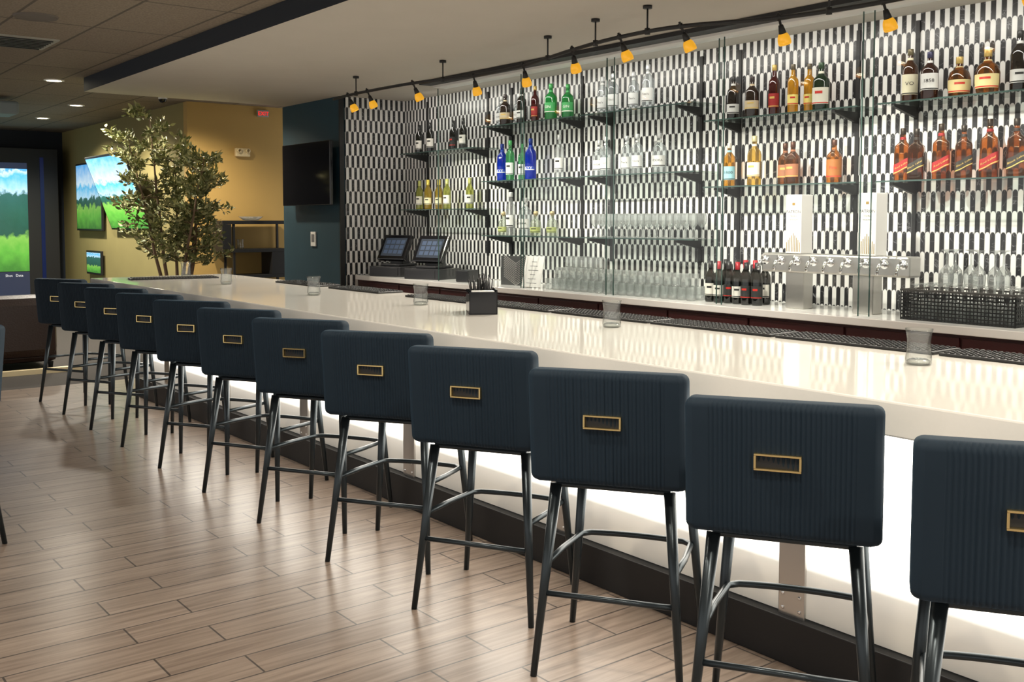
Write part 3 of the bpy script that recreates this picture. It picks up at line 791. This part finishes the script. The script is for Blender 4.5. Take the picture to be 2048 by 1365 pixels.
# ------------------------------------------------------------------ blue wall, ochre wall
tv = empty('television', 'black flat television mounted on the blue wall', 'television', (5.55, 10.85, 2.08))
Geo().box((-.11, 0, 0), (.04, 1.2, .72), .008).build('screen', BLACKG, tv)
Geo().bx(-.09, -.001, -.12, .12, -.12, .12, .004).build('wall_mount', BLACK, tv)
th = empty('wall_control_panel', 'small white wall control panel', 'switch panel', (5.549, 10.9, 1.33))
Geo().box((-.008, 0, 0), (.016, .12, .17), .004).build('plate', WHITE, th)
Geo().box((-.017, 0, .01), (.003, .07, .09), .001).build('display', GREYW, th)
ex = empty('exit_sign', 'illuminated red exit sign under the ceiling', 'exit sign', (5.90, 13.045, 2.985))
Geo().box((0, 0, 0), (.16, .04, .09), .005).build('sign_body', pmat('sign_housing', (.4, .38, .35), .5), ex)
text('EXIT', .075, pmat('exit_red', (.8, .02, .01), .4, emis=(1, .01, .01), es=1.1), ex, face_minus_y(0, -.022, -.005), name='sign_lettering')
el = empty('emergency_light', 'beige twin-head emergency light on the ochre wall', 'emergency light', (5.60, 13.069, 2.45))
Geo().box((0, -.031, 0), (.20, .06, .11), .01).build('housing', CREAM, el)
for sx in (-.06, .06): Geo().lathe([(.001, 0), (.03, .004), (.034, .02), (.02, .03)], 14).build('lamp_head', CREAM, el, (sx, -.062, .02), (pi/2, 0, 0))
sf = empty('display_shelf', 'black metal open shelf unit with staggered box shelves', 'shelf unit', (5.62, 12.85, 0))
g = Geo()
for x in (-.30, .44): g.bx(x-.014, x+.014, -.16, -.132, 0, 1.50).bx(x-.014, x+.014, .132, .16, 0, 1.50)
g.build('frame', BLACK, sf)
for (xa, xb, z) in ((-.46, .45, 1.50), (-.46, .46, 1.13), (-.30, .52, .79), (-.30, .46, .4), (-.30, .46, .08)):
    Geo().bx(xa, xb, -.17, .17, z, z+.045, .002).build('shelf_board', BLACK, sf)
Geo().bx(-.46, -.34, -.17, .17, 1.176, 1.499, .002).build('box_compartment', BLACK, sf)
Geo().bx(.22, .52, -.17, .17, .836, 1.129, .002).build('box_compartment', BLACK, sf)
gl2 = dup(pg, (5.45, 12.8, 1.176), label='small glass on the black shelf unit')
dish = Geo().lathe([(.001, .005), (.09, .01), (.16, .05), (.165, .052), (.1, .005), (.06, 0)], 24).build('glass_dish', GL); dish.location = (5.6, 12.8, 1.546)
tag(dish, 'shallow clear glass dish on top of the black shelf', 'dish')

def framed(name, y0, y1, z0, z1, tilt, mat, lab, cat):
    o = empty(name, lab, cat, (4.86, (y0+y1)/2, (z0+z1)/2))
    w = y1-y0; h = z1-z0; R = Matrix.Rotation(-tilt, 3, 'Y'); c = Vector((-.04-abs(math.sin(tilt))*h/2, 0, 0))
    Geo().box(c, (.04, w, h), .006, 0, R).build('frame', BLACK, o)
    n = R @ Vector((-1, 0, 0))
    Geo().box(c+n*.0215, (.002, w-.06, h-.06), 0, 0, R).build('screen', mat, o)
    if tilt: Geo().bx(c.x+.02, -.0005, -.1, .1, -.1, .1).build('wall_mount', BLACK, o)
    return o
framed('wall_screen', 16.6, 18.0, 1.38, 2.48, 0, screenmat('golf_picture', .9, .5), 'black framed wall screen showing a golf course', 'screen')
framed('television', 14.3, 16.1, 1.38, 2.52, .34, screenmat('golf_broadcast', 1.7, .48), 'large tilted wall television showing golf course and sky', 'television')
framed('wall_monitor', 16.7, 17.5, .68, 1.06, 0, screenmat('golf_green', 1.1, .8), 'small monitor glowing green low on the wall', 'monitor')
si = empty('golf_simulator', 'tall black golf simulator screen showing a tree-lined fairway', 'golf simulator', (3.7, 18.6, 0))
Geo().bx(-.9, .95, -.1, .44, 0, 2.75, .01).build('cabinet', BLACK, si)
Geo().bx(-.8, .46, -.106, -.101, .70, 2.40).build('picture', screenmat('simulator_view', 1.4, .78), si)
SB = pmat('sim_bar', (.02, .02, .03), .2, emis=(.02, .03, .06), es=1)
Geo().bx(-.8, .46, -.106, -.101, .15, .69).build('menu_bar', SB, si)
Geo().bx(-.8, .46, -.106, -.101, 2.41, 2.50).build('menu_bar', SB, si)
STX = pmat('sim_text', (.6, .6, .6), .4, emis=(.8, .85, .9), es=.6)
text('Shot', .06, STX, si, face_minus_y(.14, -.109, .63), name='screen_lettering')
text('Data', .06, STX, si, face_minus_y(.30, -.109, .63), name='screen_lettering')
Geo().bx(.66, .72, -.11, -.101, .1, 2.6).build('blue_light_edge', pmat('blue_led', (.0, .006, .05), .3, emis=(.01, .04, .3), es=.08), si)
sof = empty('sofa', 'dark brown leather sofa with rolled back', 'sofa', (1.75, 11.75, 0))
Geo().bx(-1.05, 1.05, -.42, .42, .08, .42, .05).build('base', LEATHER, sof)
Geo().bx(-1.05, 1.05, -.48, -.22, .12, .78, .10).build('backrest', LEATHER, sof)
for x in (-1.0, .82): Geo().bx(x, x+.22, -.44, .44, .1, .62, .08).build('armrest', LEATHER, sof)
for x in (-.55, .3): Geo().bx(x-.35, x+.42, -.18, .42, .43, .55, .05).build('seat_cushion', LEATHER, sof)
for x in (-.98, .98):
    for y in (-.4, .36): Geo().lathe([(.02, 0), (.03, .08)], 10, cap0=True).build('foot', BLACK, sof, (x, y, 0))

# ------------------------------------------------------------------ tree
tree = empty('potted_olive_tree', 'tall leafy artificial olive tree in a dark pot', 'potted tree', (4.13, 11.5, 0))
Geo().lathe([(.16, 0), (.17, .01), (.22, .4), (.235, .42), (.21, .42), (.2, .37), (.001, .37)], 24, cap0=True).build('pot', BLACK, tree)
Geo().lathe([(.001, .385), (.205, .38)], 16).build('soil', CARPET, tree)
gt = Geo(); tips = []
rnd = random.Random(11)
for s in range(6):
    a = s*2*pi/6+.4
    bx, by = .05*math.cos(a), .05*math.sin(a); p = Vector((bx, by, .37)); pts = [p.copy()]
    lean = Vector((math.cos(a)*.17, math.sin(a)*.17, 1)).normalized()
    if s == 0: lean = Vector((.20, -.12, 1)).normalized()
    H = [1.9, 1.85, 2.1, 2.35, 1.9, 1.75][s]; nn = 13
    for k in range(nn):
        lean = (lean+Vector((rnd.uniform(-.08, .08), rnd.uniform(-.08, .08), .05))).normalized()
        p = p+lean*H/nn; pts.append(p.copy())
        if k >= 4:
            for b in range(3):
                aa = rnd.uniform(0, 2*pi); d = Vector((math.cos(aa), math.sin(aa), rnd.uniform(.1, .8))).normalized()
                q = p.copy(); bp = [q.copy()]; L = rnd.uniform(.18, .48)*(1.1-.45*k/nn)
                for j in range(5):
                    d = (d+Vector((rnd.uniform(-.25, .25), rnd.uniform(-.25, .25), rnd.uniform(-.15, .15)))).normalized()
                    q = q+d*L/5; bp.append(q.copy())
                    if j > 0 and q.z < 2.85: tips.append((q.copy(), d.copy()))
                gt.tube(bp, [.006, .005, .004, .003, .003, .002], 5)
    gt.tube(pts, [.026*(1-.8*i/nn) for i in range(nn+1)], 8)
    tips += [(x, lean) for x in pts[-3:] if x.z < 2.8]
gt.build('trunk', TRUNK, tree)
for nm, mt_, part in (('foliage', LEAF, 0), ('foliage', LEAF2, 1)):
    g = Geo(); vs = []; fs = []
    for (q, d) in tips:
        for j in range(5 if part == 0 else 4):
            dirv = (d*.6+Vector((rnd.uniform(-1, 1), rnd.uniform(-1, 1), rnd.uniform(-.5, 1)))).normalized()
            sd = dirv.cross(Vector((rnd.uniform(-1, 1), rnd.uniform(-1, 1), rnd.uniform(-1, 1)))).normalized()
            L = rnd.uniform(.05, .09); w = L*.2; o = q+Vector((rnd.uniform(-.04, .04), rnd.uniform(-.04, .04), rnd.uniform(-.04, .04)))
            up = dirv.cross(sd)*L*.08
            i = len(vs); vs += [o, o+dirv*L*.35+sd*w+up, o+dirv*L, o+dirv*L*.35-sd*w+up, o+dirv*L*.7+sd*w*.8+up, o+dirv*L*.7-sd*w*.8+up]
            fs += [(i, i+1, i+4, i+2, i+5, i+3)]
    g.raw(vs, fs, 0, False)
    ob = g.build(nm, mt_, tree)

# ------------------------------------------------------------------ unseen fill light added behind the header for the tile
def area(x, y, z, sx, sy, e, d, col=(1, .95, .87)):
    ld = bpy.data.lights.new('area', 'AREA'); ld.shape = 'RECTANGLE'; ld.size = sx; ld.size_y = sy; ld.energy = e; ld.color = col
    lo = bpy.data.objects.new('header_fill_lamp', ld); COL.objects.link(lo)
    Z = -Vector(d).normalized(); X = Vector((0, 1, 0)); X = (X-Z*X.dot(Z)).normalized(); Y = Z.cross(X)
    lo.matrix_world = Matrix.Translation((x, y, z)) @ Matrix((X, Y, Z)).transposed().to_4x4()
    return lo
area(5.93, 5.0, 2.86, 9.5, .05, 38, (.45, 0, -.9))

w = bpy.data.worlds.new('world'); S.world = w; w.use_nodes = True
w.node_tree.nodes['Background'].inputs[0].default_value = (.82, .79, .75, 1)
w.node_tree.nodes['Background'].inputs[1].default_value = 1.1

# ------------------------------------------------------------------ camera
cam = bpy.data.cameras.new('camera'); co = bpy.data.objects.new('camera', cam); COL.objects.link(co)
cam.sensor_width = 36; cam.lens = 36*2050/2048
co.location = (0, 0, 1.55); co.rotation_euler = (math.radians(90-3.4), 0, math.radians(-37.9))
cam.shift_y = -120/2048
S.camera = co
S.view_settings.view_transform = 'Standard'
try: S.cycles.transparent_max_bounces = 24
except Exception: pass
